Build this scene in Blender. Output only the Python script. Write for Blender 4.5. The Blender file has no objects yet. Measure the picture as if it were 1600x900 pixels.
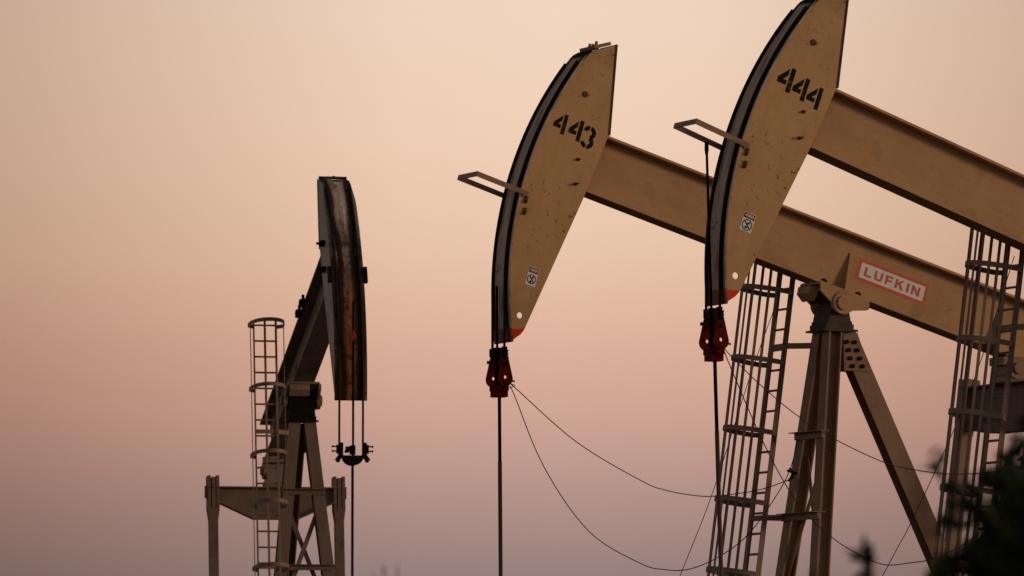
import bpy, bmesh, math, random
from mathutils import Vector, Matrix
random.seed(7)
sc = bpy.context.scene
col = sc.collection
PI = math.pi
H = 8.168                    # saddle bearing height above the pad
R = 5.46                     # horse head radius
VT, VB = 1.107, 0.206        # walking beam top / bottom above the saddle bearing

# ------------------------------------------------------------------ materials
def new_mat(name):
    m = bpy.data.materials.new(name); m.use_nodes = True
    nt = m.node_tree
    return m, nt, nt.nodes['Principled BSDF']

def nd(nt, typ, **kw):
    n = nt.nodes.new(typ)
    for k, v in kw.items():
        setattr(n, k, v)
    return n

def noise(nt, vec, scale, detail=5, rough=.6):
    n = nd(nt, 'ShaderNodeTexNoise'); n.inputs['Scale'].default_value = scale
    n.inputs['Detail'].default_value = detail; n.inputs['Roughness'].default_value = rough
    nt.links.new(vec, n.inputs['Vector']); return n.outputs['Fac']

def ramp(nt, fac, stops, interp='LINEAR'):
    r = nd(nt, 'ShaderNodeValToRGB'); r.color_ramp.interpolation = interp
    e = r.color_ramp.elements
    while len(e) < len(stops): e.new(.5)
    for el, (p, c) in zip(e, stops):
        el.position = p
        el.color = (c, c, c, 1) if not isinstance(c, (tuple, list)) else (*c, 1)
    nt.links.new(fac, r.inputs['Fac']); return r.outputs['Color']

def mix(nt, fac, a, b, blend='MIX'):
    m = nd(nt, 'ShaderNodeMix', data_type='RGBA', blend_type=blend)
    if isinstance(fac, (int, float)): m.inputs[0].default_value = fac
    else: nt.links.new(fac, m.inputs[0])
    for v, i in ((a, 6), (b, 7)):
        if isinstance(v, (tuple, list)): m.inputs[i].default_value = (*v, 1)
        else: nt.links.new(v, m.inputs[i])
    return m.outputs[2]

def math_(nt, op, a, b=None, clamp=False):
    m = nd(nt, 'ShaderNodeMath', operation=op); m.use_clamp = clamp
    for v, i in ((a, 0), (b, 1)):
        if v is None: continue
        if isinstance(v, (int, float)): m.inputs[i].default_value = v
        else: nt.links.new(v, m.inputs[i])
    return m.outputs[0]

def objco(nt, scale=None):
    t = nd(nt, 'ShaderNodeTexCoord').outputs['Object']
    if scale is None: return t
    mp = nd(nt, 'ShaderNodeMapping'); mp.inputs['Scale'].default_value = scale
    nt.links.new(t, mp.inputs['Vector']); return mp.outputs['Vector']

def bump(nt, b, h, strength=.15, dist=.01):
    bn = nd(nt, 'ShaderNodeBump'); bn.inputs['Strength'].default_value = strength
    bn.inputs['Distance'].default_value = dist
    nt.links.new(h, bn.inputs['Height']); nt.links.new(bn.outputs['Normal'], b.inputs['Normal'])

def paint(name, c, rust=.5, dirt=.35, rough=.55, red_tip=False, seed=0.0, streak=(6, 6, .9)):
    m, nt, b = new_mat(name)
    co = objco(nt); cs = objco(nt, streak)
    d = ramp(nt, noise(nt, co, 1.3 + seed, 6), [(.3, 0), (.75, 1)])
    fade = tuple(min(1, v * 1.22 + .012) for v in c); dk = tuple(v * .66 for v in c)
    base = mix(nt, d, fade, c)
    st = ramp(nt, noise(nt, cs, 1.6, 6, .7), [(.48, 0), (.74, 1)])
    st = math_(nt, 'MULTIPLY', st, dirt)
    base = mix(nt, st, base, dk)
    # rust freckles
    r1 = ramp(nt, noise(nt, co, 13, 5, .65), [(.605, 0), (.64, 1)])
    r2 = ramp(nt, noise(nt, co, 1.5, 3), [(.47, 0), (.6, 1)])
    rr = math_(nt, 'MULTIPLY', math_(nt, 'MULTIPLY', r1, r2), rust)
    base = mix(nt, rr, base, (.05, .018, .007))
    sm = ramp(nt, noise(nt, co, 1.9, 3, .55), [(.56, 0), (.68, 1)])
    base = mix(nt, math_(nt, 'MULTIPLY', sm, dirt), base, tuple(v * .55 for v in c))
    if red_tip:
        sx = nd(nt, 'ShaderNodeSeparateXYZ'); nt.links.new(co, sx.inputs[0])
        t = math_(nt, 'ADD', math_(nt, 'MULTIPLY', sx.outputs[0], .33), sx.outputs[2])
        t = math_(nt, 'ADD', t, math_(nt, 'MULTIPLY', noise(nt, co, 14, 3), .03))
        f = math_(nt, 'LESS_THAN', t, -.452)
        base = mix(nt, f, base, (.68, .028, .010))
    nt.links.new(base, b.inputs['Base Color'])
    b.inputs['Roughness'].default_value = rough
    b.inputs['Specular IOR Level'].default_value = .18
    bump(nt, b, noise(nt, co, 22, 4), .12, .006)
    return m

def plain(name, c, rough=.6, metal=0., var=.3, scale=9, spec=.3):
    m, nt, b = new_mat(name)
    co = objco(nt)
    n = ramp(nt, noise(nt, co, scale, 5), [(.3, 0), (.7, 1)])
    base = mix(nt, n, tuple(v * (1 - var) for v in c), tuple(v * (1 + var * .5) for v in c))
    nt.links.new(base, b.inputs['Base Color'])
    b.inputs['Roughness'].default_value = rough; b.inputs['Metallic'].default_value = metal
    b.inputs['Specular IOR Level'].default_value = spec
    return m

TAN = (.36, .225, .10)
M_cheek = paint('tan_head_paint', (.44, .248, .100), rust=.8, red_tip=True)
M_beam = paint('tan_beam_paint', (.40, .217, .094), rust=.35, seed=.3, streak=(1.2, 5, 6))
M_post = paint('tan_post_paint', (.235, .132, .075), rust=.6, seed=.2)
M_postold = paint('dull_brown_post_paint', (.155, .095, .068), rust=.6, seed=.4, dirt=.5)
M_eq = paint('dark_brown_paint', (.13, .065, .036), rust=.6, seed=.6, dirt=.6)  # darker, redder brown than the posts, for the tan pumpjacks' equalizers
M_grease_shade = plain('greasy_and_shaded_brown', (.065, .04, .027), .6, 0, .5, 7, .2)  # grease on the post head; stands in for shadow on the rear plate
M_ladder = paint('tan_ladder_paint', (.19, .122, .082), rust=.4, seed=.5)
M_oldtan = paint('faded_grey_tan_paint', (.20, .135, .098), rust=.9, seed=.1, dirt=.6)
M_oldcheek = paint('faded_grey_head_paint', (.36, .29, .245), rust=.9, seed=.1, dirt=.6)
M_black = plain('black_grease_steel', (.008, .0065, .006), .75, 0, .3, 9, .1)
M_steel = plain('dark_steel', (.05, .042, .038), .42, .35)
M_rope = plain('greasy_wire_rope', (.014, .012, .011), .6, 0, .15, 1.2, .15)
M_rod = plain('polished_rod_steel', (.10, .06, .04), .45, .3, .2, .6)
M_red = plain('red_clamp_paint', (.115, .007, .005), .7, 0, .6, 14, .04)
M_sign_o = plain('orange_sign_paint', (.62, .085, .02), .5, 0, .12, 5)
M_sign_w = plain('white_sign_paint', (.74, .72, .70), .5, 0, .12, 5)
M_white = plain('white_label_vinyl', (.72, .69, .66), .4, 0, .06)
M_danger = plain('red_label_ink', (.50, .06, .04), .45, 0, .05)
M_ink = plain('black_stencil_paint', (.008, .008, .006), .8, 0, .4, 20, .1)
M_rust = plain('rusted_steel', (.12, .05, .022), .8, 0, .5, 12)
M_cable = plain('black_cable_sheath', (.02, .016, .014), .6)
M_rag = plain('red_cloth', (.42, .05, .02), .85, 0, .2)
M_bark = plain('bark', (.06, .042, .03), .9, 0, .4, 20)

def worn_ink():
    m, nt, b = new_mat('worn_black_stencil_paint'); co = objco(nt)
    w = ramp(nt, noise(nt, co, 18, 6, .7), [(.56, 0), (.68, 1)])
    nt.links.new(mix(nt, math_(nt, 'MULTIPLY', w, .55), (.009, .009, .006), (.24, .13, .055)), b.inputs['Base Color'])
    b.inputs['Roughness'].default_value = .8; b.inputs['Specular IOR Level'].default_value = .1
    return m
M_wornink = worn_ink()

def face_mat(name, old=False):
    m, nt, b = new_mat(name)
    co = objco(nt); sx = nd(nt, 'ShaderNodeSeparateXYZ'); nt.links.new(co, sx.inputs[0])
    cs = objco(nt, (1.0, 22, 1.0)); cs2 = objco(nt, (1.4, 7, 1.4))
    nl = noise(nt, cs, 1.0, 6, .7); nb = noise(nt, cs2, .9, 5, .65)
    ay = math_(nt, 'ABSOLUTE', sx.outputs[1])
    if not old:
        ay = math_(nt, 'ADD', ay, math_(nt, 'MULTIPLY', math_(nt, 'SUBTRACT', nb, .5), .05))
        band = ramp(nt, ay, [(.0, 0), (.155, 0), (.185, 1), (.25, 1), (.266, .2), (.3, .15)])
        base = mix(nt, ramp(nt, nl, [(.3, 0), (.7, 1)]), (.35, .225, .16), (.60, .44, .335))
        pch = ramp(nt, noise(nt, co, 3.3, 6, .7), [(.6, 0), (.68, 1)])
        base = mix(nt, math_(nt, 'MULTIPLY', pch, .85), base, (.06, .03, .02))
        dr = ramp(nt, nb, [(.52, 0), (.62, 1)])
        base = mix(nt, math_(nt, 'MULTIPLY', dr, .6), base, (.07, .04, .027))
        base = mix(nt, band, base, (.006, .005, .0045))
        t = math_(nt, 'ADD', math_(nt, 'MULTIPLY', sx.outputs[0], .33), sx.outputs[2])
        f = math_(nt, 'LESS_THAN', t, -.452)
        base = mix(nt, math_(nt, 'MULTIPLY', f, .75), base, (.20, .018, .012))
    else:
        zf = nd(nt, 'ShaderNodeMapRange'); nt.links.new(sx.outputs[2], zf.inputs[0])
        zf.inputs[1].default_value = -2.4; zf.inputs[2].default_value = 2.2          # 0 foot .. 1 top of the plate
        wob = math_(nt, 'MULTIPLY', math_(nt, 'SUBTRACT', nb, .5), .22)
        wid = ramp(nt, zf.outputs[0], [(0, .45), (.25, .35), (.45, .40), (.58, 1), (.70, .9), (.82, .25), (1, 0)])
        ay = math_(nt, 'ADD', math_(nt, 'ADD', ay, wob), math_(nt, 'MULTIPLY', wid, .085))
        band = ramp(nt, ay, [(.0, 0), (.10, .06), (.165, .9), (.25, 1), (.285, .62), (.34, .5)])
        hi = mix(nt, ramp(nt, nl, [(.32, 0), (.68, 1)]), (.40, .25, .18), (.78, .64, .55))
        lo = mix(nt, ramp(nt, nb, [(.38, 0), (.62, 1)]), (.06, .018, .009), (.44, .15, .05))
        lo = mix(nt, math_(nt, 'MULTIPLY', ramp(nt, noise(nt, co, 8, 5, .7), [(.52, 0), (.60, 1)]), .75), lo, (.02, .009, .005))
        base = mix(nt, ramp(nt, zf.outputs[0], [(.42, 1), (.72, 0)]), hi, lo)
        pch = ramp(nt, noise(nt, co, 2.4, 6, .7), [(.53, 0), (.63, 1)])
        base = mix(nt, math_(nt, 'MULTIPLY', pch, .8), base, (.15, .043, .016))
        pk = ramp(nt, noise(nt, co, 26, 4, .6), [(.60, 0), (.66, 1)])
        base = mix(nt, math_(nt, 'MULTIPLY', pk, .7), base, (.05, .016, .008))
        base = mix(nt, band, base, (.010, .0045, .003))
        blot = math_(nt, 'MULTIPLY', ramp(nt, zf.outputs[0], [(.40, .15), (.52, .75), (.66, 1), (.76, .2), (.85, 0)]), ramp(nt, noise(nt, co, 3.2, 6, .65), [(.40, 0), (.56, 1)]))
        base = mix(nt, math_(nt, 'MULTIPLY', blot, .9), base, (.022, .009, .006))
        drip = ramp(nt, noise(nt, objco(nt, (.6, 30, .6)), 1.0, 4, .6), [(.56, 0), (.64, 1)])
        base = mix(nt, math_(nt, 'MULTIPLY', drip, .6), base, (.03, .012, .007))
    nt.links.new(base, b.inputs['Base Color'])
    b.inputs['Roughness'].default_value = .6; b.inputs['Specular IOR Level'].default_value = .25
    b.inputs['Specular IOR Level'].default_value = .12
    bump(nt, b, nl, .2, .01)
    return m
M_face = face_mat('greased_face_plate'); M_faceold = face_mat('rusted_face_plate', True)

# ------------------------------------------------------------------ mesh builder
class MB:
    def __init__(s): s.v = []; s.f = []; s.m = []
    def add(s, vs, fs, mi=0):
        o = len(s.v); s.v += [Vector(v) for v in vs]
        s.f += [[i + o for i in f] for f in fs]; s.m += [mi] * len(fs); return s
    def box(s, c, d, mi=0, rot=None):
        c = Vector(c); x, y, z = (q / 2 for q in d)
        vs = [Vector((i, j, k)) for i in (-x, x) for j in (-y, y) for k in (-z, z)]
        if rot is not None: vs = [rot @ v for v in vs]
        return s.add([c + v for v in vs], [(0, 1, 3, 2), (4, 6, 7, 5), (0, 4, 5, 1), (2, 3, 7, 6), (0, 2, 6, 4), (1, 5, 7, 3)], mi)
    def bar(s, p, q, w, d, side=(0, 1, 0), mi=0, w2=None, d2=None):
        # rectangular bar p->q; w along side, d along the third axis
        p = Vector(p); q = Vector(q); t = (q - p).normalized()
        a = Vector(side); a = (a - t * a.dot(t)).normalized(); b = t.cross(a)
        w2 = w if w2 is None else w2; d2 = d if d2 is None else d2
        vs = []
        for o, ww, dd in ((p, w, d), (q, w2, d2)):
            for i, j in ((-1, -1), (1, -1), (1, 1), (-1, 1)): vs.append(o + a * (ww / 2 * i) + b * (dd / 2 * j))
        return s.add(vs, [(3, 2, 1, 0), (4, 5, 6, 7), (0, 1, 5, 4), (1, 2, 6, 5), (2, 3, 7, 6), (3, 0, 4, 7)], mi)
    def ibar(s, p, q, w, d, t=.02, side=(0, 1, 0), mi=0):
        # H section: flanges w wide along side, d deep; web between them
        p = Vector(p); q = Vector(q); tt = (q - p).normalized()
        a = Vector(side); a = (a - tt * a.dot(tt)).normalized(); b = tt.cross(a)
        for k in (-1, 1): s.bar(p + b * k * (d - t) / 2, q + b * k * (d - t) / 2, w, t, a, mi)
        return s.bar(p, q, t, d - 2 * t, a, mi)
    def tube(s, pts, r, seg=8, mi=0, caps=True):
        pts = [Vector(p) for p in pts]; n = len(pts); vs = []; fs = []
        up = None
        for i, p in enumerate(pts):
            t = (pts[min(i + 1, n - 1)] - pts[max(i - 1, 0)]).normalized()
            if up is None: up = t.orthogonal().normalized()
            up = (up - t * up.dot(t)).normalized(); b = t.cross(up)
            rr = r[i] if isinstance(r, (list, tuple)) else r
            for k in range(seg):
                a = 2 * PI * k / seg; vs.append(p + (up * math.cos(a) + b * math.sin(a)) * rr)
        for i in range(n - 1):
            for k in range(seg):
                k2 = (k + 1) % seg; fs.append((i * seg + k, i * seg + k2, (i + 1) * seg + k2, (i + 1) * seg + k))
        if caps: fs += [tuple(range(seg))[::-1], tuple((n - 1) * seg + k for k in range(seg))]
        return s.add(vs, fs, mi)
    def prism(s, poly, fn, h0, h1, mi=0):
        # poly of 2D points, fn(x, y, h) -> 3D
        n = len(poly); vs = [fn(x, y, h0) for x, y in poly] + [fn(x, y, h1) for x, y in poly]
        fs = [tuple(range(n))[::-1], tuple(range(n, 2 * n))] + [(i, (i + 1) % n, n + (i + 1) % n, n + i) for i in range(n)]
        return s.add(vs, fs, mi)
    def sheet(s, poly, fn, mi=0):
        return s.add([fn(x, y) for x, y in poly], [tuple(range(len(poly)))], mi)
    def plate_hole(s, poly, holes, fn, h0, h1, mi=0):
        bm = bmesh.new(); loops = [poly] + [[(cx + r * math.cos(2 * PI * k / 16), cy + r * math.sin(2 * PI * k / 16)) for k in range(16)] for cx, cy, r in holes]
        es = []
        for lp in loops:
            vv = [bm.verts.new((x, y, 0)) for x, y in lp]
            es += [bm.edges.new((vv[i], vv[(i + 1) % len(vv)])) for i in range(len(vv))]
        bmesh.ops.triangle_fill(bm, use_beauty=True, edges=es)
        bm.verts.index_update()
        P = [(v.co.x, v.co.y) for v in bm.verts]; F = [[v.index for v in f.verts] for f in bm.faces]
        bm.free(); n = len(P)
        s.add([fn(x, y, h0) for x, y in P] + [fn(x, y, h1) for x, y in P], F + [[i + n for i in f[::-1]] for f in F], mi)
        o = 0
        for lp in loops:
            k = len(lp)
            s.add([fn(x, y, h0) for x, y in lp] + [fn(x, y, h1) for x, y in lp], [(i, (i + 1) % k, k + (i + 1) % k, k + i) for i in range(k)], mi)
        return s
    def build(s, name, mats, parent=None, smooth=False, recalc=True):
        me = bpy.data.meshes.new(name); me.from_pydata(s.v, [], s.f)
        mats = mats if isinstance(mats, (list, tuple)) else [mats]
        for m in mats: me.materials.append(m)
        me.polygons.foreach_set('material_index', s.m)
        if recalc:
            bm = bmesh.new(); bm.from_mesh(me); bmesh.ops.recalc_face_normals(bm, faces=bm.faces); bm.to_mesh(me); bm.free()
        if smooth: me.polygons.foreach_set('use_smooth', [True] * len(me.polygons))
        o = bpy.data.objects.new(name, me); col.objects.link(o)
        if parent: o.parent = parent
        return o

def tag(o, label=None, cat=None, group=None, kind=None):
    for k, v in (('label', label), ('category', cat), ('group', group), ('kind', kind)):
        if v: o[k] = v
    return o
def empty(name, loc, rz=0):
    o = bpy.data.objects.new(name, None); col.objects.link(o); o.location = loc; o.rotation_euler = (0, 0, rz); o.empty_display_size = .3
    return o
def smoothpath(P, n=8):
    P = [Vector(p) for p in P]; out = []
    for i in range(len(P) - 1):
        p0 = P[max(i - 1, 0)]; p1 = P[i]; p2 = P[i + 1]; p3 = P[min(i + 2, len(P) - 1)]
        for k in range(n):
            t = k / n
            out.append(.5 * ((2 * p1) + (p2 - p0) * t + (2 * p0 - 5 * p1 + 4 * p2 - p3) * t * t + (3 * p1 - p0 - 3 * p2 + p3) * t ** 3))
    return out + [P[-1]]
def rad(d): return math.radians(d)

# ------------------------------------------------------------------ stencil digits and letters (unit height, x to the right)
def arcpoly(cx, cy, r0, r1, a0, a1, sx=1, n=10):
    A = [rad(a0 + (a1 - a0) * k / n) for k in range(n + 1)]
    return [(cx + sx * r1 * math.cos(a), cy + r1 * math.sin(a)) for a in A] + [(cx + sx * r0 * math.cos(a), cy + r0 * math.sin(a)) for a in A[::-1]]
DIG = {
    '4': [[(.52, 0), (.73, 0), (.73, 1), (.52, 1)], [(.45, .93), (.02, .46), (.02, .25), (.45, .25), (.45, .44), (.27, .44), (.45, .64)]],
    '3': [arcpoly(.42, .71, .115, .29, 172, 98, 1.12), arcpoly(.42, .71, .115, .29, 82, -72, 1.12),
          arcpoly(.42, .29, .115, .29, 72, -82, 1.12), arcpoly(.42, .29, .115, .29, -98, -172, 1.12)],
}
LET = {  # wide bold capitals, unit height, (polygons, width)
    'L': ([[(0, 0), (.95, 0), (.95, .22), (.30, .22), (.30, 1), (0, 1)]], .95),
    'U': ([[(0, 1), (0, .28), (.10, .08), (.30, 0), (.75, 0), (.95, .08), (1.05, .28), (1.05, 1), (.76, 1), (.76, .34), (.68, .22), (.37, .22), (.29, .34), (.29, 1)]], 1.05),
    'F': ([[(0, 0), (.30, 0), (.30, .37), (.86, .37), (.86, .58), (.30, .58), (.30, .79), (.95, .79), (.95, 1), (0, 1)]], .95),
    'K': ([[(0, 0), (.30, 0), (.30, .33), (.44, .46), (.76, 0), (1.13, 0), (.66, .64), (1.08, 1), (.70, 1), (.30, .62), (.30, 1), (0, 1)]], 1.13),
    'I': ([[(0, 0), (.30, 0), (.30, 1), (0, 1)]], .30),
    'N': ([[(0, 0), (.28, 0), (.28, .62), (.76, 0), (1.05, 0), (1.05, 1), (.77, 1), (.77, .40), (.29, 1), (0, 1)]], 1.05),
    'D': ([[(0, 0), (.6, 0), (.85, .2), (.85, .8), (.6, 1), (0, 1), (0, .5), (.25, .5), (.25, .8), (.5, .8), (.6, .68), (.6, .32), (.5, .2), (.25, .2), (.25, .45), (0, .45)]], .85),
    'A': ([[(0, 0), (.26, 0), (.34, .2), (.62, .2), (.7, 0), (.96, 0), (.62, 1), (.34, 1)]], .96),
    'G': ([[(.9, .55), (.5, .55), (.5, .38), (.65, .38), (.65, .22), (.4, .2), (.27, .4), (.27, .6), (.4, .8), (.88, .8), (.8, 1), (.3, 1), (0, .7), (0, .3), (.3, 0), (.9, 0)]], .9),
    'E': ([[(0, 0), (.8, 0), (.8, .2), (.26, .2), (.26, .4), (.7, .4), (.7, .6), (.26, .6), (.26, .8), (.8, .8), (.8, 1), (0, 1)]], .8),
    'R': ([[(0, 0), (.26, 0), (.26, .36), (.45, .36), (.62, 0), (.92, 0), (.7, .42), (.85, .6), (.85, .85), (.65, 1), (0, 1)]], .92),
}
def word(mb, text, x0, x1, y0, y1, fn, mi, gap=.22):
    tot = sum(LET[c][1] for c in text) + gap * (len(text) - 1)
    k = (x1 - x0) / tot; x = x0
    for c in text:
        polys, w = LET[c]
        for P in polys: mb.sheet([(x + px * k, y0 + py * (y1 - y0)) for px, py in P], fn, mi)
        x += (w + gap) * k

# ------------------------------------------------------------------ the pumpjack
def pumpjack(loc, rz, tau, w, number, label, ladder_hoops, eq, nameplate, old=False, sticker=None, digits=None, cross=(-1.957, -3.16)):
    root = empty('pumpjack', loc, rz)
    tag(root, label, 'pumpjack', 'pumpjacks in the oil field')
    mt = M_oldtan if old else M_beam; mp = M_postold if old else M_post
    up = lambda o: (setattr(o, 'location', (0, 0, H)), setattr(o, 'rotation_euler', (0, -tau, 0)), o)[2]
    hw = w / 2; nc = hw - .03                      # outer face of the cheeks
    # ---- horse head: two cheeks joined by a rear strip and top strip
    aB, aT = rad(-24.7), rad(22.3)
    arc = [(math.cos(aB + (aT - aB) * k / 36) * (R - .03), math.sin(aB + (aT - aB) * k / 36) * (R - .03)) for k in range(37)]
    top = [(4.985, 2.135), (4.93, 2.19), (4.62, 2.40)]
    rear = [(4.345, 1.10), (4.46, .09), (4.79, -1.985), (4.805, -2.07), (4.84, -2.15), (4.89, -2.21)]
    outline = arc + top + rear
    hm = MB()
    for sgn in (1, -1):
        hm.plate_hole(outline, [(4.93, -1.886, .047)], lambda x, y, h: (x, h, y), sgn * nc, sgn * (nc - .022), 0)
    hm.bar((4.622, 0, 2.385), (4.352, 0, 1.12), 2 * nc - .05, .02, (0, 1, 0), 0)
    if not old: hm.bar((4.63, 0, 2.375), (4.95, 0, 2.155), 2 * nc - .05, .02, (0, 1, 0), 0)
    hm.bar((4.76, 0, -1.1), (4.60, 0, -.2), 2 * nc - .05, .02, (0, 1, 0), 0)
    head = up(hm.build('horse_head', M_oldcheek if old else M_cheek, root))
    rp_ = MB(); rp_.bar((4.610, 0, 2.412), (4.333, 0, 1.098), 2 * nc + .03, .022, (0, 1, 0))
    rp_.build('rear_plate', M_grease_shade, head)  # dark brown puts the shadow along this edge into its colour
    # face plate that the ropes lie on
    fp = MB(); N = 48; rows = []
    for k in range(N + 1):
        a = aB - .004 + (aT - aB + .012) * k / N
        ww = hw * (1 if k < N - 5 else 1 - .028 * (k - N + 5))
        for r_ in (R, R - .028):
            for y in (-ww, -ww / 3, ww / 3, ww): rows.append((r_ * math.cos(a), y, r_ * math.sin(a)))
    # roll over the top
    fs = []
    for k in range(N):
        for i in range(3):
            o = k * 8 + i; fs.append((o, o + 1, o + 9, o + 8)); fs.append((o + 4, o + 12, o + 13, o + 5))
        o = k * 8; fs.append((o, o + 8, o + 12, o + 4)); fs.append((o + 3, o + 7, o + 15, o + 11))
    for o in (0, N * 8): fs += [(o + i, o + 4 + i, o + 5 + i, o + 1 + i) for i in range(3)]
    fp.add(rows, fs)
    fp.build('face_plate', M_faceold if old else M_face, head)
    # bent cap over the top and its rope anchor tab
    cp = MB(); tw = hw * .84
    P = [(5.045, 2.075), (5.0, 2.155), (4.94, 2.215), (4.86, 2.262)]
    for i in range(3):
        if not old or i == 0: cp.bar((P[i][0], 0, P[i][1]), (P[i + 1][0], 0, P[i + 1][1]), 2 * tw, .022, (0, 1, 0))
        else:
            for y0, y1 in ((-tw, -.06), (.11, tw)): cp.bar((P[i][0], (y0 + y1) / 2, P[i][1]), (P[i + 1][0], (y0 + y1) / 2, P[i + 1][1]), y1 - y0, .022, (0, 1, 0))
    if old:
        cp.add([(4.99, -.07, 2.15), (4.99, .12, 2.15), (4.955, .07, 2.20), (4.965, .02, 2.185), (4.95, -.03, 2.205)], [(0, 1, 2, 3, 4)])
        for y0, y1 in ((-tw, -.05), (.09, tw)): cp.bar((4.86, (y0 + y1) / 2, 2.262), (4.66, (y0 + y1) / 2, 2.40), y1 - y0, .02, (0, 1, 0))
    cp.build('top_cap', M_faceold if old else M_black, head)
    tb = MB()
    if old: tb.box((4.66, 0, 2.425), (.06, 2 * tw * 1.04, .03)); tb.box((4.66, .02, 2.445), (.03, .05, .03))
    else: tb.bar((4.93, 0, 2.262), (4.70, 0, 2.40), 2 * tw * 1.02, .05, (0, 1, 0))
    if not old: tb.box((4.86, hw * .35, 2.345), (.035, .03, .09)); tb.box((4.86, -hw * .35, 2.345), (.035, .03, .06))
    if not old: tb.tube([(4.86, 0, 2.31), (4.86, 0, 2.36)], .018, 8)
    tb.build('anchor_bar', M_steel if old else M_post, head)
    # guard frame that keeps the ropes on the head
    if not old:
        g = MB()
        g.bar((5.34, hw + .022, -.175), (6.2, hw + .022, -.165), .016, .075, (0, 1, 0))
        g.bar((5.34, -hw - .022, -.175), (6.2, -hw - .022, -.165), .016, .075, (0, 1, 0))
        g.bar((6.2, -hw - .03, -.165), (6.2, hw + .03, -.165), .016, .075, (1, 0, 0))
        g.build('rope_guard', M_post, head)
        for (x, z) in ((5.33, -.25), (5.30, -.42)):
            b = MB(); b.box((x, nc + .015, z), (.035, .03, .10)); b.tube([(x, nc, z - .02), (x, nc + .055, z - .02)], .014, 8)
            b.build('guard_bracket', M_rust, head)
    else:
        for sgn in (-1, 1):
            b = MB(); b.box((5.45, sgn * (hw + .03), .02), (.1, .07, .30)); b.build('guard_bracket', M_black, head)
        for z, dx in ((.95, .14), (.45, .06)):
            b = MB(); b.box((4.72 + dx, -nc - .05, z), (.18, .1, .05)); b.tube([(4.72 + dx, -nc, z), (4.72 + dx, -nc - .16, z)], .025, 8); b.build('lug', M_black, head)
    if not old:
        b = MB(); b.tube([(4.883, nc - .01, 1.54), (4.883, nc + .012, 1.54)], .045, 20); b.build('plug', M_rust, head)
        for x, z, l in ((4.647, .232, .13), (4.712, .59, .08)):
            b = MB(); b.tube([(x, nc - .01, z), (x, nc + .02, z)], .026, 6); b.tube([(x, nc + .02, z), (x, nc + l * .8, z)], .014, 8)
            b.build('bolt', M_rust, head)
        # stencilled number, painted on the near cheek
        st = MB()
        for ch, (a0, z0, hgt) in zip(number, digits):
            for Pl in DIG[ch]:
                st.sheet([(x * hgt * .95, y * hgt) for x, y in Pl], lambda x, y: (a0 - x, nc + .003, z0 + y))
        st.build('stencil_number', M_wornink, head, recalc=False)
        # warning label
        a1, a0, z0, z1 = sticker
        wl = MB(); f2 = lambda h: (lambda x, y: (a1 - x, nc + h, z0 + y)); W = a1 - a0; Ht = z1 - z0
        wl.prism([(0, 0), (W, 0), (W, Ht), (0, Ht)], lambda x, y, h: (a1 - x, nc + h, z0 + y), .0005, .003, 0)
        wl.sheet([(.008, Ht * .70), (W - .008, Ht * .70), (W - .008, Ht - .008), (.008, Ht - .008)], f2(.005), 1)
        wl.sheet([(W / 2 + W * .44 * math.cos(t * PI / 10), Ht * .84 + Ht * .115 * math.sin(t * PI / 10)) for t in range(20)], f2(.007), 2)
        word(wl, 'DANGER', W * .14, W * .86, Ht * .785, Ht * .895, f2(.009), 0)
        wl.sheet(arcpoly(W / 2, Ht * .35, W * .36, W * .43, 0, 180, n=16), f2(.005), 1)
        wl.sheet(arcpoly(W / 2, Ht * .35, W * .36, W * .43, 180, 360, n=16), f2(.005), 1)
        wl.sheet([(W * .22, Ht * .50), (W * .28, Ht * .54), (W * .80, Ht * .20), (W * .74, Ht * .16)], f2(.006), 1)
        wl.sheet([(W * .45, Ht * .36), (W * .62, Ht * .40), (W * .72, Ht * .52), (W * .60, Ht * .53), (W * .50, Ht * .46)], f2(.007), 1)
        wl.sheet([(W * .40, Ht * .14), (W * .56, Ht * .16), (W * .52, Ht * .28), (W * .36, Ht * .26)], f2(.007), 1)
        wl.build('warning_label', [M_white, M_ink, M_danger], head, recalc=False)
    # ---- bridle ropes: round the head, then straight down to the carrier
    zc = -1.08 if not old else -1.16
    if number == '444': zc = -.80
    for sgn in (-1, 1):
        pts = []
        n_ = sgn * (.2 if not old else .22)
        for k in range(30):
            a = aT + tau - .02 - (aT + tau - .02) * k / 29
            pts.append(((R + .022) * math.cos(a), n_, H + (R + .022) * math.sin(a)))
        pts += [(R + .022, n_, H + zc * .5), (R + .022, n_, H + zc)]
        MB().tube(pts, .02, 8).build('wire_rope', M_rope, root, smooth=True)
    # ---- walking beam
    bf = .38 if not old else .42
    bm_ = MB(); xa, xb = -3.45, 4.95
    for z, t in ((VT - .0175, .035), (VB + .0175, .035)): bm_.box(((xa + xb) / 2, 0, z), (xb - xa, bf, t))
    bm_.box(((xa + xb) / 2, 0, (VT + VB) / 2), (xb - xa, .022, VT - VB - .07))
    beam = up(bm_.build('walking_beam', mt, root))
    for sgn in (-1, 1):
        for x in (-.07, -2.75, 2.6):
            if x == 2.6: continue
            s_ = MB(); z0 = VB + .0355
            s_.prism([(z0, .0115), (z0 + .60, .0115), (z0 + .60, .03), (z0, .175)], lambda a, b, h: (h, sgn * b, a), x - .009, x + .009)
            s_.build('stiffener', mt, beam)
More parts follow.
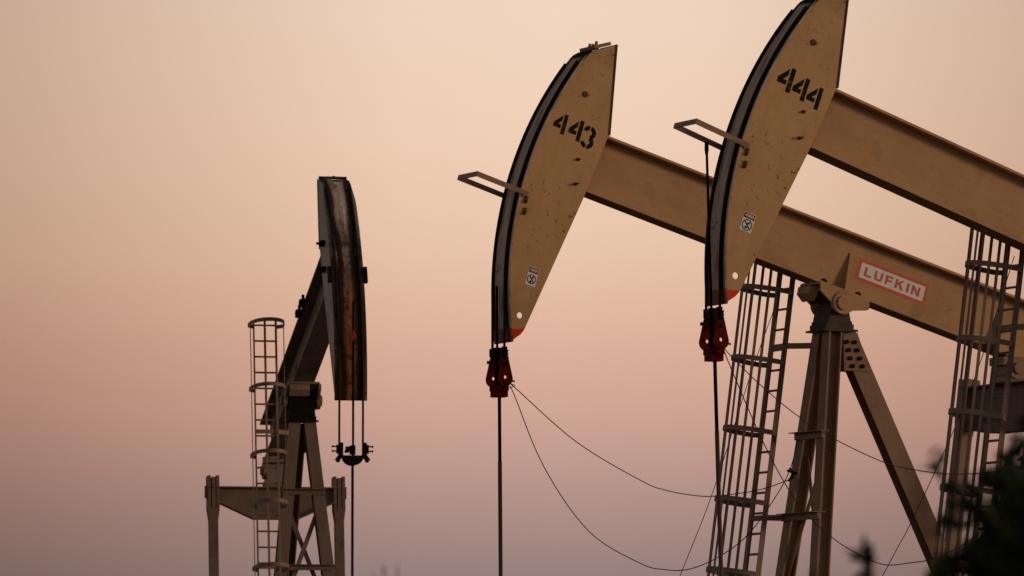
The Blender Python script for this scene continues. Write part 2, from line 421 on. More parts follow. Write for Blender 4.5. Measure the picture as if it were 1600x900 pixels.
    if nameplate:
        npm = MB(); f = lambda h: (lambda x, y: (-.25 - x, .0135 + h, .495 + y)); W, Ht = 1.23, .325
        npm.prism([(0, 0), (W, 0), (W, Ht), (0, Ht)], lambda x, y, h: (-.25 - x, .0115 + h, .495 + y), .0, .002, 0)
        npm.sheet([(.05, .048), (W - .05, .048), (W - .05, Ht - .048), (.05, Ht - .048)], f(.002), 1)
        word(npm, 'LUFKIN', .125, W - .125, .092, Ht - .092, f(.004), 0, .34)
        npm.build('name_plate', [M_sign_o, M_sign_w], beam, recalc=False)
    if old:
        for x, z in ((2.2, .9), (1.75, .8)):
            c = MB(); c.box((x, -bf / 2 - .06, VT - .1), (.14, .11, .12)); c.box((x + .09, -bf / 2 - .05, VT - .02), (.05, .05, .1)); c.build('clamp', M_black, beam)
    # ---- saddle (moves with the beam)
    s_ = MB()
    s_.box((0, 0, VB - .022), (.86, .62, .04))
    for sgn in (-1, 1):
        s_.prism([(.43, .163), (-.43, .163), (-.45, .05), (-.42, .03), (-.20, -.05), (-.12, -.13), (0, -.165), (.12, -.13), (.17, -.05), (.40, .06)], lambda x, y, h: (x, h, y), sgn * .29, sgn * .335)
        s_.tube([(0, sgn * .30, 0), (0, sgn * .365, 0)], .165, 24)
        s_.tube([(0, sgn * .36, 0), (0, sgn * .40, 0)], .105, 24)
        s_.tube([(0, sgn * .39, 0), (0, sgn * .405, 0)], .012, 8)
        for x in (.30, -.30):
            s_.box((x, sgn * .15, VB + .052), (.085, .06, .035), 1); s_.tube([(x, sgn * .15, VB + .03), (x, sgn * .15, VB + .085)], .022, 6, 1)
    s_.prism([(.30, .16), (.47, .13), (.46, .02), (.34, -.06)], lambda x, y, h: (x, h, y), -.285, .10)
    up(s_.build('saddle_bearing', [M_oldtan if old else M_beam, M_black], root))
    # ---- samson post
    pd = MB()
    pd.box((0, 0, H - .40), (.56, .60, .03))
    pd.box((0, 0, H - .345), (.46, .52, .08))
    pd.add([(-.2, -.24, H - .30), (.2, -.24, H - .30), (.2, .24, H - .30), (-.2, .24, H - .30), (-.13, -.26, H - .02), (.13, -.26, H - .02), (.13, .26, H - .02), (-.13, .26, H - .02)],
           [(0, 1, 2, 3), (4, 5, 6, 7), (0, 1, 5, 4), (1, 2, 6, 5), (2, 3, 7, 6), (3, 0, 4, 7)])
    for i in (-1, 1):
        for j in (-1, 1): pd.tube([(i * .19, j * .22, H - .31), (i * .19, j * .22, H - .26)], .03, 6)
    pd.build('post_head', M_grease_shade if not old else M_black, root)
    L = lambda z, s_: (.07 + .122 * (-z - .4), s_ * (.145 + .106 * (-z - .4)), H + z)
    zb = -H + .42
    for sgn in (-1, 1):
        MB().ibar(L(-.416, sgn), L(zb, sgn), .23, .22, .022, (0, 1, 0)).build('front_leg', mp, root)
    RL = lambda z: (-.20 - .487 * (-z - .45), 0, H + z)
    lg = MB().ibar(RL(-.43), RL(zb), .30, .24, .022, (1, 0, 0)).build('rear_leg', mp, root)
    for sgn in (-1, 1):
        gs = MB(); gs.prism([(-.12, -.418), (-.355, -.418), (-.575, -.985), (-.13, -.985)], lambda x, y, h: (x, h, H + y), sgn * .122, sgn * .14)
        for (x, z) in ((-.17, -.56), (-.30, -.56), (-.20, -.68), (-.345, -.68), (-.23, -.80), (-.39, -.80), (-.27, -.915), (-.435, -.915)):
            gs.tube([(x, sgn * .138, H + z), (x, sgn * .172, H + z)], .034, 6, 1)
        gs.build('gusset_plate', [mp, M_black], lg)
    for z in cross:
        p, q = Vector(L(z, -1)), Vector(L(z, 1)); o = Vector((.13, 0, 0))
        c = MB(); c.bar(p + o + Vector((0, -.12, 0)), q + o + Vector((0, .12, 0)), .035, .10, (1, 0, 0)); c.bar(p + o + Vector((-.0, -.14, .055)), q + o + Vector((0, .14, .055)), .22, .012, (1, 0, 0))
        c.build('cross_member', mp, root)
    for s1 in (-1, 1):
        z0, z1 = cross[0] - .25, cross[1] - 1.1
        p, q = Vector(L(z0, s1)), Vector(L(z1, -s1)); off = Vector((-.02 + .03 * s1, 0, 0))
        MB().bar(p + off, q + off, .012, .085, (1, 0, 0)).build('cross_brace', mp, root)
    # ---- ladder with its safety cage, far side of the post
    LA = lambda z: (.455 + .136 * (-z), H + z)
    nL = -.755 if old else -.685; ld = empty('ladder', (0, 0, 0)); ld.parent = root
    zt, zbm = (1.5 if old else 1.26), -H + .12
    for sgn in (-1, 1):
        (a0, h0), (a1, h1) = LA(zt), LA(zbm)
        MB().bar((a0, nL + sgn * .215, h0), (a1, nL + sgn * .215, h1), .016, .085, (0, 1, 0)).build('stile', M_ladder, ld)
    z = zt - .08; rung = None
    while z > zbm + .1:
        a0, h0 = LA(z)
        if rung is None:
            rung = MB().tube([(0, -.21, 0), (0, .21, 0)], .018, 8).build('rung', M_ladder, ld); rr = rung
        else:
            rr = rung.copy(); col.objects.link(rr); rr.parent = ld
        rr.location = (a0, nL, h0); z -= .305
    ax = Vector((-.136, 0, 1)).normalized(); fw = Vector((1, 0, .136)).normalized()
    def cage_pt(t):   # t 0..1 round the cage, from far stile round the front to near stile
        a = PI * t; w_ = .335 if .08 < t < .92 else .27
        return fw * (.10 + .62 * math.sin(a) ** .75) + Vector((0, -.335 * math.cos(a), 0))
    hoop = None
    for zz in ladder_hoops:
        a0, h0 = LA(zz)
        if hoop is None:
            hb = MB(); n = 28; ins = []
            pts = [fw * .0 + Vector((0, -.225, 0))] + [cage_pt(k / n) for k in range(n + 1)] + [Vector((0, .225, 0))]
            vs = []; fs = []
            for i, p_ in enumerate(pts):
                t = (pts[min(i + 1, len(pts) - 1)] - pts[max(i - 1, 0)]).normalized(); nn = t.cross(ax).normalized()
                for dr, dz in ((0, -.037), (0, .037), (.009, .037), (.009, -.037)): vs.append(p_ + nn * dr + ax * dz)
            for i in range(len(pts) - 1):
                for k in range(4): fs.append((i * 4 + k, i * 4 + (k + 1) % 4, i * 4 + 4 + (k + 1) % 4, i * 4 + 4 + k))
            fs += [(0, 1, 2, 3), tuple(len(vs) - 4 + k for k in (3, 2, 1, 0))]
            hoop = hb.add(vs, fs).build('cage_hoop', M_ladder, ld); hh = hoop
        else:
            hh = hoop.copy(); col.objects.link(hh); hh.parent = ld
        hh.location = (a0, nL, h0)
    z0, z1 = max(ladder_hoops), min(ladder_hoops)
    for t in (.12, .30, .5, .60, .69, .78, .86, .93) if not old else (.06, .17, .39, .60, .86):
        c = cage_pt(t); c = c * .975
        (a0, h0), (a1, h1) = LA(z0), LA(z1)
        MB().bar(Vector((a0, nL, h0)) + c, Vector((a1, nL, h1)) + c, .014, .042 if .3 < t < .7 or not old else .024, (1, 0, 0) if abs(t - .5) < .2 else (0, 1, 0)).build('cage_bar', M_ladder, ld)
    for zz in (-.60, cross[1]) if not old else (-.63, cross[1]):
        a0, h0 = LA(zz); q = L(zz, -1)
        br = MB(); br.bar((a0 - .02, nL - .21, h0), (a0 - .02, nL + .21, h0), .05, .08, (1, 0, 0))
        br.bar((a0 - .03, nL + .18, h0), (q[0] + .05, q[1] - .10 if zz < -1 else -.25, h0), .05, .085, (1, 0, 0))
        br.build('ladder_bracket', M_post, root)
    # ---- equalizer, pitman arms, cranks, gear box, skid
    ea, ztop, dep, enddep = eq; hl = 1.27
    eqm = MB()
    eqm.box((ea, 0, H + ztop - .0125), (.34, 2 * hl, .025))
    cz = [(-hl, -.03), (hl, -.03), (hl, -enddep), (.43, -dep), (-.43, -dep), (-hl, -enddep)]
    eqm.prism(cz, lambda y, z, h: (h, y, H + ztop + z), ea - .04, ea + .04)
    eqm.bar((ea, .43, H + ztop - dep + .0), (ea, -.43, H + ztop - dep), .32, .025, (1, 0, 0))
    for sgn in (-1, 1):
        eqm.bar((ea, sgn * .43, H + ztop - dep), (ea, sgn * hl, H + ztop - enddep), .32, .025, (1, 0, 0))
        eqm.box((ea, sgn * (hl + .06), H + ztop - .11), (.16, .14, .24))
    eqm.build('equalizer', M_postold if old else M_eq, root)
    # equalizer bearing between beam tail and equalizer
    zt_ = -3.05 * math.sin(tau) + VB * math.cos(tau)
    eb = MB()
    eb.box((ea, 0, H + ztop + .05), (.42, .46, .10)); 
    zz = H + (ztop + zt_) / 2 + .02
    eb.tube([(ea, -.26, zz), (ea, .26, zz)], .17, 20); eb.tube([(ea, -.30, zz), (ea, .30, zz)], .09, 16)
    eb.box((ea, 0, zz - .13), (.34, .40, .2)); eb.box((ea - .02, 0, H + zt_ - .06), (.5, .44, .12))
    eb.build('equalizer_bearing', mp if not old else M_oldtan, root)
    ce, cz_ = -2.40, 1.75                          # crank pin
    for sgn in (-1, 1):
        y = sgn * 1.25
        pm = MB()
        t0 = Vector((ea - .02, y, H + ztop + (.17 if old else .09))); pin = Vector((ce, y, cz_ + .2)); d = (pin - t0).normalized()
        kn = t0 + d * .62; kn2 = t0 + d * .86
        pm.bar(t0, kn, .07, .26, (0, 1, 0)); 
        for k in (-1, 1): pm.bar(t0 + Vector((0, k * .085, .03)), kn + Vector((0, k * .085, 0)), .06, .25, (0, 1, 0))
        pm.bar(kn, kn2, .23, .25, (0, 1, 0), 0, .17, .20); pm.bar(kn2, pin, .17, .20, (0, 1, 0))
        pm.box(pin, (.36, .2, .36))
        pm.build('pitman_arm', mp, root)
        ck = MB(); s0 = Vector((-3.15, sgn * 1.02, 1.9)); e0 = Vector((-1.75, sgn * 1.02, 1.65))
        ck.bar(s0 - (e0 - s0) * .2, e0, .16, .55, (0, 1, 0), 0, .16, .36); ck.tube([s0 + Vector((0, -.12, 0)), s0 + Vector((0, .12, 0))], .26, 20)
        ck.tube([(ce, sgn * .95, cz_ + .2), (ce, sgn * 1.3, cz_ + .2)], .08, 12)
        ckr = ck.build('crank', mp, root)
        cw = MB(); cw.prism(arcpoly(-1.9, 1.7, .001, .62, -170, 170, n=24), lambda x, y, h: (x, h, y), sgn * .68, sgn * .93); cw.build('counterweight', mp, ckr)
    gb = MB(); gb.box((-3.15, 0, 1.75), (1.5, 1.1, 1.1)); gb.tube([(-3.15, -1.12, 1.9), (-3.15, 1.12, 1.9)], .14, 16); gb.box((-3.15, 0, .85), (1.7, 1.2, .7)); gb.tube([(-3.6, -.55, 1.9), (-3.6, .55, 1.9)], .7, 24)
    gb.build('gear_box', mp, root)
    sk = MB()
    for y in (-.55, .55, -1.05, 1.05):
        x1, x0 = (2.0, -6.2) if abs(y) < .7 else (1.6, -4.4)
        sk.ibar((x0, y, .25), (x1, y, .25), .22, .34, .02, (0, 1, 0))
    for x in (-5.9, -4.2, -2.2, 0, 1.3): sk.box((x, 0, .25), (.2, 2.2, .3))
    sk.box((-5.4, 0, .7), (1.0, .9, .55)); sk.tube([(-5.4, -.6, .75), (-5.4, .6, .75)], .3, 16)
    sk.box((-2.2, 0, .02), (8.8, 2.7, .14))
    sk.build('skid_base', mp, root)
    return root

# ------------------------------------------------------------------ placement (camera at the origin of x, y; looking along +y)
CZ = 1.2
P443 = (4.7462, 90.0, 0.0); RZ = .4475 + PI
P444 = (7.6409, 83.7626, -.1745)
PL = (-4.0487, 116.473, .20); RZL = 1.7737 + PI
d443 = [(5.245, .852, .30), (4.99, .836, .318), (4.785, .782, .342)]
d444 = [(5.235, .745, .345), (4.98, .718, .325), (4.74, .69, .315)]
pumpjack(P443, RZ, .299, .59, '443', 'tan pumpjack stencilled 443 with an orange and white name plate on its beam',
         [1.235, .185, -.868, -1.918, -2.967, -4.02, -5.07, -6.1], (-3.05, -1.08, .73, .62), True, sticker=(4.99, 4.825, -1.42, -1.15), digits=d443)
pumpjack(P444, RZ, .3436, .59, '444', 'nearest tan pumpjack, stencilled 444, its beam running off the right edge',
         [1.235, .183, -.859, -1.873, -2.92, -3.97, -5.0, -6.05], (-3.05, -1.25, .73, .62), False, sticker=(5.092, 4.91, -1.268, -1.012), digits=d444)
pumpjack(PL, RZL, .375, .605, 'old', 'old pumpjack seen head on with black and rust streaks down its horse head',
         [1.39, .15, -1.126, -2.073, -3.285, -4.5, -5.7], (-2.95, -1.52, .63, .25), False, old=True, cross=(-1.77, -3.22))

# ------------------------------------------------------------------ polished rods with their carriers
def rod_thing(base, rz, label, zc, ztop, kind, tilt=0.0, foot=0.0):
    """zc: height of the carrier above ground at rope line; everything relative to the rope line of the head"""
    F = Vector((math.cos(rz), math.sin(rz), 0))
    r = empty('polished_rod', Vector(base) + F * (R + .01), rz); tag(r, label, 'pump rod', 'polished rods hanging from the horse heads')
    x = lambda z: tilt * (z - zc)
    if kind == 'red':
        zs = zc - 1.4
        MB().tube([(x(0.0), 0, 0.0), (x(zs), 0, zs)], .030, 10).build('rod', M_rod, r, smooth=True)
        MB().tube([(x(zs), 0, zs - .03), (x(zc - .2), 0, zc - .2)], .025, 10).build('rod_liner', M_black, r, smooth=True)
        u = MB(); u.tube([(x(zc - .2) + .03, 0, zc - .2), (x(ztop) + .03, 0, ztop)], .018, 10)
        if ztop - zc > 1.5: u.tube([(x(ztop) + .03, 0, ztop - .02), (x(ztop) + .03, 0, ztop + .08)], .03, 8); u.tube([(x(ztop) + .03, 0, ztop - .09), (x(ztop) + .03, 0, ztop - .02)], [.02, .032], 8)
        u.build('rod_top', M_black, r, smooth=True)
        cl = MB()
        cl.tube([(.015, 0, zc + .02), (.015, 0, zc + .25)], .066, 12); cl.tube([(.015, 0, zc - .30), (.015, 0, zc + .03)], .05, 12)
        cl.box((.10, .0, zc + .17), (.09, .06, .12)); cl.box((-.07, .03, zc + .20), (.07, .05, .14))
        for k in range(4): cl.tube([(-.10, -.05, zc + .06 + .05 * k), (-.10, .09, zc + .06 + .05 * k)], .012, 6)
        cl.build('rod_clamp', M_black, r)
        tear = []
        for k in range(25):
            a = rad(162 + 216 * k / 24); tear.append((.116 * math.cos(a), -.205 + .112 * math.sin(a)))
        tear = [(-.034, .15)] + tear[:] + [(.034, .15)]
        car = MB()
        for sgn in (-1, 1):
            car.plate_hole(tear, [(.0, -.185, .026)], lambda a, b, h: (a, h, zc + b), sgn * .185, sgn * .215, 0)
            car.tube([(.0, sgn * .2, zc - .02), (0, sgn * .2, zc + .20)], .042, 10, 1)
            car.box((.045, sgn * .2, zc + .05), (.07, .10, .045), 0)
            car.tube([(-.15, sgn * .2, zc - .24), (.10, sgn * .2, zc - .24)], .014, 6, 1)
        car.box((.0, 0, zc - .335), (.14, .36, .08), 0); car.box((.0, 0, zc - .40), (.18, .22, .13), 0); car.box((0, 0, zc - .0), (.09, .42, .07), 0)
        car.build('carrier_bar', [M_red, M_black], r)
    else:
        MB().tube([(0, .03, 0), (0, .03, zc - .25)], .025, 10).build('rod', M_rope, r, smooth=True)
        MB().tube([(.05, .03, zc - .25), (.05, .03, ztop)], .021, 10).build('rod_top', M_black, r, smooth=True)
        cl = MB(); cl.tube([(.0, .03, zc - .12), (0, .03, zc + .05)], .055, 12); cl.box((0, -.045, zc - .02), (.10, .10, .10)); cl.box((0, -.08, zc - .06), (.06, .07, .05)); cl.build('rod_clamp', M_black, r)
        car = MB()
        bowl = [(.205, -.135)] + [(.19 * math.cos(rad(-t)), -.14 - .19 * math.sin(rad(t)) * .95) for t in range(10, 171, 10)] + [(-.205, -.135)]
        car.prism([(q[0] + .03, q[1]) for q in bowl], lambda y, z, h: (h, y, zc + z), -.11, .11)
        for sgn in (-1, 1):
            y = .03 + sgn * .22
            car.box((0, y, zc - .02), (.12, .075, .24)); car.box((0, y + sgn * .05, zc - .02), (.10, .05, .16))
            for dz in (.03, -.055): car.tube([(0, y, zc + dz), (0, y + sgn * .16, zc + dz)], .014, 6); car.tube([(0, y + sgn * .14, zc + dz), (0, y + sgn * .165, zc + dz)], .021, 6)
            car.bar((0, y - sgn * .01, zc - .12), (0, y + sgn * .075, zc - .235), .10, .075, (1, 0, 0)); car.tube([(0, y + sgn * .05, zc - .22), (0, y + sgn * .05, zc - .26)], .035, 8)
        car.build('carrier_bar', M_black, r)
        rg = MB()
        for k in range(7):
            a = k * .9; rg.bar((.075, .03 + .03 * math.sin(a), ztop - .60 + .05 * math.cos(a * 2)), (.08 + .02 * math.cos(k), (.03 + .034 * math.sin(a * 1.7 + .6)), ztop - .655 - .03 * (k % 4)), .012, .026, (1, 0, 0))
        rg.tube([(.055, .03, ztop - .66), (.055, .03, ztop - .60)], .032, 8)
        rg.build('rag', M_rag, r)
    st = MB(); st.tube([(x(0), 0, 0), (x(0), 0, .55)], .13, 14); st.tube([(x(0), 0, .5), (x(0), 0, .6)], .2, 14); st.tube([(x(.9), 0, .6), (x(.9), 0, 1.1)], .08, 12); st.box((x(0), .25, .4), (.14, .5, .14))
    st.build('wellhead', M_steel, r)
    return r
rod_thing(P443, RZ, 'dark rod and red rope clamp hanging below the horse head stencilled 443', H - 1.06, H + .086, 'red', .008)
rod_thing(P444, RZ, 'dark rod with a red clamp and tall free end on the horse head stencilled 444', H - .79, H + 1.62, 'red', .03)
rod_thing(PL, RZL, 'black rod and bowl shaped carrier hanging below the rusty horse head', H - 1.2, H + 1.5, 'bowl')

# ------------------------------------------------------------------ cables
def cable(P, rz, pts, label, r=.0075, knot=None, group='cables strung at the pumpjacks'):
    base = Vector(P) + Vector((0, 0, 0)); o0 = pts[0]
    M = Matrix.Rotation(rz, 4, 'Z')
    wpts = [base + M @ Vector((a, n, H + z)) for a, n, z in pts]
    t = MB().tube([p - wpts[0] for p in smoothpath(wpts)], r, 6)
    if knot:
        for a, n, z, s in knot:
            p = base + M @ Vector((a, n, H + z)) - wpts[0]
            t.tube([p + Vector((-.03, 0, s)), p + Vector((.02, 0, 0)), p + Vector((-.05, 0, -s))], .2 * s, 6); t.tube([p + Vector((-.7 * s, 0, s * .6)), p + Vector((.7 * s, 0, s * .2))], .2 * s, 6)
    o = t.build('cable', M_cable, None, smooth=True); o.location = wpts[0]
    tag(o, label, 'cable', group); return o
cable(P443, RZ, [(5.44, .25, -1.33), (5.334, .25, -1.40), (4.293, .12, -2.144), (3.184, -.02, -2.672), (2.737, -.07, -2.81), (2.186, -.14, -2.877), (1.801, -.19, -2.867), (1.111, -.27, -2.769), (.59, -.33, -2.613), (.46, -.36, -2.56)],
      'shallow sagging cable from the red clamp of 443 to its own post', knot=[(.50, -.34, -2.52, .10), (5.36, .25, -1.37, .03)])
cable(P443, RZ, [(5.42, .25, -1.40), (5.354, .25, -1.49), (4.841, .19, -2.531), (4.072, .09, -3.438), (3.185, -.02, -3.885), (2.738, -.08, -3.97), (2.311, -.13, -3.953), (1.803, -.19, -3.765), (1.29, -.25, -3.434), (.808, -.31, -2.884), (.52, -.36, -2.45), (.40, -.32, -1.98)],
      'cable from the red clamp of 443 hanging in a deep loop near the bottom edge')
cable(P444, RZ, [(5.46, .25, -1.07), (5.345, .25, -1.193), (4.845, .18, -1.579), (4.238, .10, -1.97), (3.605, .02, -2.273), (2.839, -.08, -2.544), (2.313, -.15, -2.636), (1.696, -.22, -2.677), (.998, -.31, -2.631), (.48, -.36, -2.53)],
      'shallow sagging cable from the red clamp of 444 to its own post', knot=[(.48, -.36, -2.5, .10)])
cable(P444, RZ, [(5.46, .25, -1.10), (5.384, .25, -1.272), (5.107, .21, -1.803), (4.835, .18, -2.31), (4.481, .13, -2.857), (4.125, .08, -3.271), (3.646, .02, -3.616), (3.248, -.03, -3.807), (2.843, -.08, -3.938), (2.436, -.14, -3.913), (1.9, -.2, -3.81), (1.2, -.28, -3.45), (.6, -.34, -2.75)],
      'cable from the red clamp of 444 looping deep in front of the post of 443')
cable(P443, RZ, [(.437, -.78, .24), (.939, -.78, -.99), (1.578, -.78, -2.75), (2.138, -.78, -4.03), (4.0, -.78, -8.168)], 'straight thin guy wire slanting down from the caged ladder of 443', .006, group='guy wires at the ladders')
cable(P444, RZ, [(.345, -.78, .413), (.869, -.78, -1.0), (1.303, -.78, -1.98), (1.999, -.78, -3.297), (2.456, -.78, -4.051), (4.9, -.78, -8.1)], 'straight thin guy wire slanting down from the caged ladder of 444', .006, group='guy wires at the ladders')

# ------------------------------------------------------------------ ground
def gz(x, y):
    d = 0.0
    for (px, py, pz) in (P443, P444, PL):
        q = math.hypot(x - px, y - py); d += pz * math.exp(-(q / 7.0) ** 2)
    return d + .06 * math.sin(x * .21 + 1) * math.cos(y * .17) * min(1, max(0, (70 - y) / 20) + max(0, (y - 130) / 40) + max(0, (abs(x) - 20) / 20))
xs = sorted(set([-6000, -2500, -1000, -400, -200, -120, -80] + [x for x in range(-56, 57, 2)] + [80, 120, 200, 400, 1000, 2500, 6000]))
ys = sorted(set([-6000, -2500, -1000, -300, -100, -40, -20] + [y for y in range(-10, 160, 2)] + [180, 220, 300, 500, 1000, 2500, 6000]))
gm = MB(); gv = [(x, y, gz(x, y) - .05) for y in ys for x in xs]; nx = len(xs)
gm.add(gv, [(j * nx + i, j * nx + i + 1, (j + 1) * nx + i + 1, (j + 1) * nx + i) for j in range(len(ys) - 1) for i in range(nx - 1)])
m, nt, b = new_mat('dry_oilfield_dirt')
co = objco(nt)
c = mix(nt, ramp(nt, noise(nt, co, .25, 8, .65), [(.35, 0), (.65, 1)]), (.085, .062, .042), (.15, .115, .08))
c = mix(nt, ramp(nt, noise(nt, co, .05, 4), [(.45, 0), (.6, 1)]), c, (.06, .055, .028))
nt.links.new(c, b.inputs['Base Color']); b.inputs['Roughness'].default_value = .95
bump(nt, b, noise(nt, co, 6, 6), .5, .05)
tag(gm.build('ground', m, None, smooth=True), kind='structure')

# ------------------------------------------------------------------ shrub in the near right corner, out of focus
m, nt, b = new_mat('dark_shrub_leaf')
g = nd(nt, 'ShaderNodeNewGeometry'); c = mix(nt, g.outputs['Random Per Island'], (.016, .026, .008), (.040, .056, .018))
nt.links.new(c, b.inputs['Base Color']); b.inputs['Roughness'].default_value = .5; b.inputs['Specular IOR Level'].default_value = .2
M_leaf = m
def leaf(mb, p, d, up, L):
    d = d.normalized(); s = d.cross(up)
    if s.length < .01: s = d.orthogonal()
    s.normalize(); n = s.cross(d)
    mb.add([p, p + d * L * .35 + s * L * .24 + n * L * .05, p + d * L * .7 + s * L * .2, p + d * L - n * L * .1, p + d * L * .7 - s * L * .2, p + d * L * .35 - s * L * .24 + n * L * .05], [(0, 1, 2, 3), (0, 3, 4, 5)])
def rv(): return Vector((random.gauss(0, 1), random.gauss(0, 1), random.gauss(0, 1))).normalized()
def shrub(loc, tips, label, leafL=.06):
    r = empty('shrub', loc); tag(r, label, 'shrub')
    br = MB(); lf = MB()
    for t in tips:
        t = Vector(t[:3]); mid = Vector((t.x * .35, t.y * .35, t.z * .55)) + rv() * .08
        path = smoothpath([(random.uniform(-.05, .05), random.uniform(-.05, .05), 0), mid, t], 8)
        br.tube(path, [.028 * (1 - i / len(path)) + .004 for i in range(len(path))], 6)
        for i, p in enumerate(path):
            if i < 5: continue
            for k in range(3):
                d = (rv() + Vector((0, 0, .4))).normalized(); l = random.uniform(.12, .34)
                q = p + d * l
                br.tube([p, p + d * l * .5 + rv() * .02, q], [.006, .005, .002], 5)
                for j in range(17):
                    f = random.uniform(.25, 1.05); leaf(lf, p + d * l * f, (d + rv() * 1.1), rv(), leafL * random.uniform(.6, 1.2))
    br.build('trunk', M_bark, r); lf.build('crown', M_leaf, r, recalc=False)
    return r
tips = []
for k in range(70):
    a = random.uniform(0, 2 * PI); q = math.sqrt(random.random()) * .62
    tips.append((q * math.cos(a), q * math.sin(a), 2.25 - .45 * q * q / .38 + random.uniform(-.6, .06)))
for k in range(80): tips.append((random.uniform(-.56, .25), random.uniform(-.35, .35), random.uniform(1.25, 1.98)))
tips += [(-.52, .0, 2.12), (-.47, .1, 2.14), (-.50, -.1, 2.05), (-.42, .1, 2.1), (-.50, .1, 1.98), (-.40, -.05, 2.0), (-.62, 0, 1.75), (-.55, 0, 1.6), (-.84, .05, 1.80), (-.74, .0, 1.68), (-.62, .1, 1.62), (-.92, 0, 1.70), (-.50, 0, 2.24), (-.44, .05, 2.27), (-.56, -.05, 2.13), (-.36, .05, 2.22), (-.30, 0, 2.22), (-.2, 0, 2.26), (-.55, .1, 1.75), (-.45, .0, 1.9), (-.05, 0, 2.2), (.1, .1, 2.25), (-.2, .1, 2.1)]
shrub((2.10, 20, gz(2.1, 20) - .05), tips, 'dark leafy shrub out of focus in the near lower right corner')

# ------------------------------------------------------------------ pale weed plumes at the bottom edge, out of focus
M_weed = plain('dry_weed', (.33, .26, .17), .9, 0, .3)
def weed(px, top, lab, y=26):
    x = (px - 800) / 9500 * y; h = CZ + (1212 - top) / 9500 * y
    r = empty('dry_weed', (x, y, gz(x, y) - .05)); tag(r, lab, 'weed', 'dry weeds at the bottom edge')
    s_ = MB(); lean = random.uniform(-.03, .03)
    s_.tube([(0, 0, 0), (lean * .4, 0, h * .5), (lean, 0, h)], [.007, .005, .002], 6); s_.build('stem', M_weed, r)
    pl = MB()
    for k in range(40):
        z = h - random.random() ** 1.2 * .34; d = (rv() * .7 + Vector((0, 0, .9))).normalized(); leaf(pl, Vector((lean * z / h, 0, z - .03)), d, rv(), random.uniform(.014, .03))
    pl.build('plume', M_weed, r, recalc=False)
weed(601, 858, 'taller pale weed plume, middle one of three beside the left well rod')
weed(631, 859, 'pale weed plume standing rightmost of the three beside the left well rod')
weed(577, 872, 'shortest pale weed plume, nearest to the left well rod')

# ------------------------------------------------------------------ sky
wd = bpy.data.worlds.new('World'); sc.world = wd; wd.use_nodes = True
nt = wd.node_tree; nt.nodes.clear()
tc = nd(nt, 'ShaderNodeTexCoord'); sx = nd(nt, 'ShaderNodeSeparateXYZ'); nt.links.new(tc.outputs['Generated'], sx.inputs[0])
el = math_(nt, 'MULTIPLY', math_(nt, 'ARCSINE', sx.outputs[2]), 180 / PI)            # elevation in degrees
azm = math_(nt, 'MULTIPLY', math_(nt, 'ARCTAN2', sx.outputs[0], sx.outputs[1]), 180 / PI)  # 0 ahead, + to the right
def srgb(r, g, b_):
    f = lambda v: (v / 255 / 12.92) if v <= 10 else ((v / 255 + .055) / 1.055) ** 2.4
    return (f(r), f(g), f(b_))
# elevation 1.87 deg is the bottom edge of the photograph, 7.3 deg the top edge
E2 = lambda y: (math.degrees(math.atan((450 - y) / 9500)) + math.degrees(.08) + 2) / 32
elf = math_(nt, 'DIVIDE', math_(nt, 'ADD', el, 2), 32)
stops = [(0, srgb(120, 103, 104)), (E2(1000), srgb(132, 114, 114)), (E2(890), srgb(154, 130, 127)), (E2(780), srgb(178, 146, 137)), (E2(660), srgb(205, 163, 147)),
         (E2(540), srgb(221, 178, 156)), (E2(400), srgb(233, 196, 170)), (E2(220), srgb(240, 208, 183)), (E2(20), srgb(241, 214, 192)), (.42, srgb(225, 200, 180)), (.62, srgb(170, 150, 150)), (1, srgb(120, 112, 125))]
front = ramp(nt, elf, stops)
# the glow dies away to the sides and behind
aa = math_(nt, 'ABSOLUTE', math_(nt, 'SUBTRACT', azm, .4))
wide = math_(nt, 'DIVIDE', aa, 180)
fall = ramp(nt, wide, [(0, 1), (.0085, .975), (.0165, .86), (.0245, .74), (.029, .66), (.045, .48), (.1, .38), (.2, .34), (1, .34)])
tintc = ramp(nt, wide, [(0, (1, 1, 1)), (.0085, (1, .99, .98)), (.0165, (1, .96, .93)), (.029, (1, .91, .86)), (.05, (1, .88, .8)), (1, (1, .88, .8))])
skyf = mix(nt, 1, mix(nt, 1, front, fall, 'MULTIPLY'), tintc, 'MULTIPLY')
back = ramp(nt, elf, [(0, (.16, .13, .135)), (.10, (.23, .20, .195)), (.25, (.42, .37, .35)), (.6, (.42, .38, .37)), (1, (.33, .32, .335))])
bf_ = nd(nt, 'ShaderNodeMapRange', interpolation_type='SMOOTHSTEP'); nt.links.new(wide, bf_.inputs[0]); bf_.inputs[1].default_value = .06; bf_.inputs[2].default_value = .4
skyc = mix(nt, bf_.outputs[0], skyf, back)
sky = nd(nt, 'ShaderNodeTexSky', sky_type='NISHITA'); sky.sun_disc = False
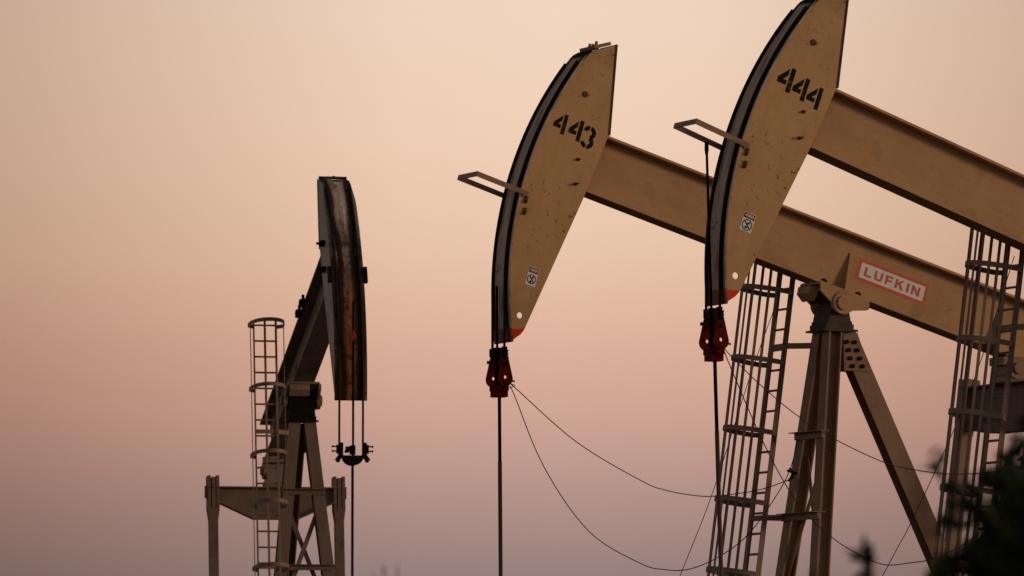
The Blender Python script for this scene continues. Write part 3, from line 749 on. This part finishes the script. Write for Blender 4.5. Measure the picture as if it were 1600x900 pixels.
SUN_AZ, SUN_EL = 104, 6          # degrees clockwise from the viewing direction, degrees above the horizon
sky.sun_elevation = rad(SUN_EL); sky.sun_rotation = rad(SUN_AZ); sky.air_density = 2; sky.dust_density = 4; sky.ozone_density = 2
b1 = nd(nt, 'ShaderNodeBackground'); nt.links.new(skyc, b1.inputs[0]); b1.inputs[1].default_value = 1.0
b2 = nd(nt, 'ShaderNodeBackground'); nt.links.new(sky.outputs[0], b2.inputs[0]); b2.inputs[1].default_value = .05
up_ = nd(nt, 'ShaderNodeMapRange', interpolation_type='SMOOTHSTEP'); nt.links.new(el, up_.inputs[0]); up_.inputs[1].default_value = 14; up_.inputs[2].default_value = 40
ms = nd(nt, 'ShaderNodeMixShader'); nt.links.new(up_.outputs[0], ms.inputs[0]); nt.links.new(b1.outputs[0], ms.inputs[1]); nt.links.new(b2.outputs[0], ms.inputs[2])
wo = nd(nt, 'ShaderNodeOutputWorld'); nt.links.new(ms.outputs[0], wo.inputs[0])

su = bpy.data.lights.new('sun', 'SUN'); so = bpy.data.objects.new('sun', su); col.objects.link(so)
su.energy = 1.05; su.angle = rad(14); su.color = (1, .72, .49)
dv = Vector((math.sin(rad(SUN_AZ)) * math.cos(rad(SUN_EL)), math.cos(rad(SUN_AZ)) * math.cos(rad(SUN_EL)), math.sin(rad(SUN_EL))))
so.rotation_euler = dv.to_track_quat('Z', 'Y').to_euler(); so.location = (30, 60, 30)

# ------------------------------------------------------------------ camera
cd = bpy.data.cameras.new('camera'); cam = bpy.data.objects.new('camera', cd); col.objects.link(cam); sc.camera = cam
cam.location = (0, 0, CZ); cam.rotation_euler = (PI / 2 + .08, 0, 0)
cd.sensor_width = 36; cd.lens = 36 * 9500 / 1600; cd.clip_start = .5; cd.clip_end = 20000
cd.dof.use_dof = True; cd.dof.focus_distance = 88; cd.dof.aperture_fstop = 4.5
sc.view_settings.view_transform = 'Standard'; sc.view_settings.look = 'None'; sc.view_settings.exposure = 0; sc.view_settings.gamma = 1
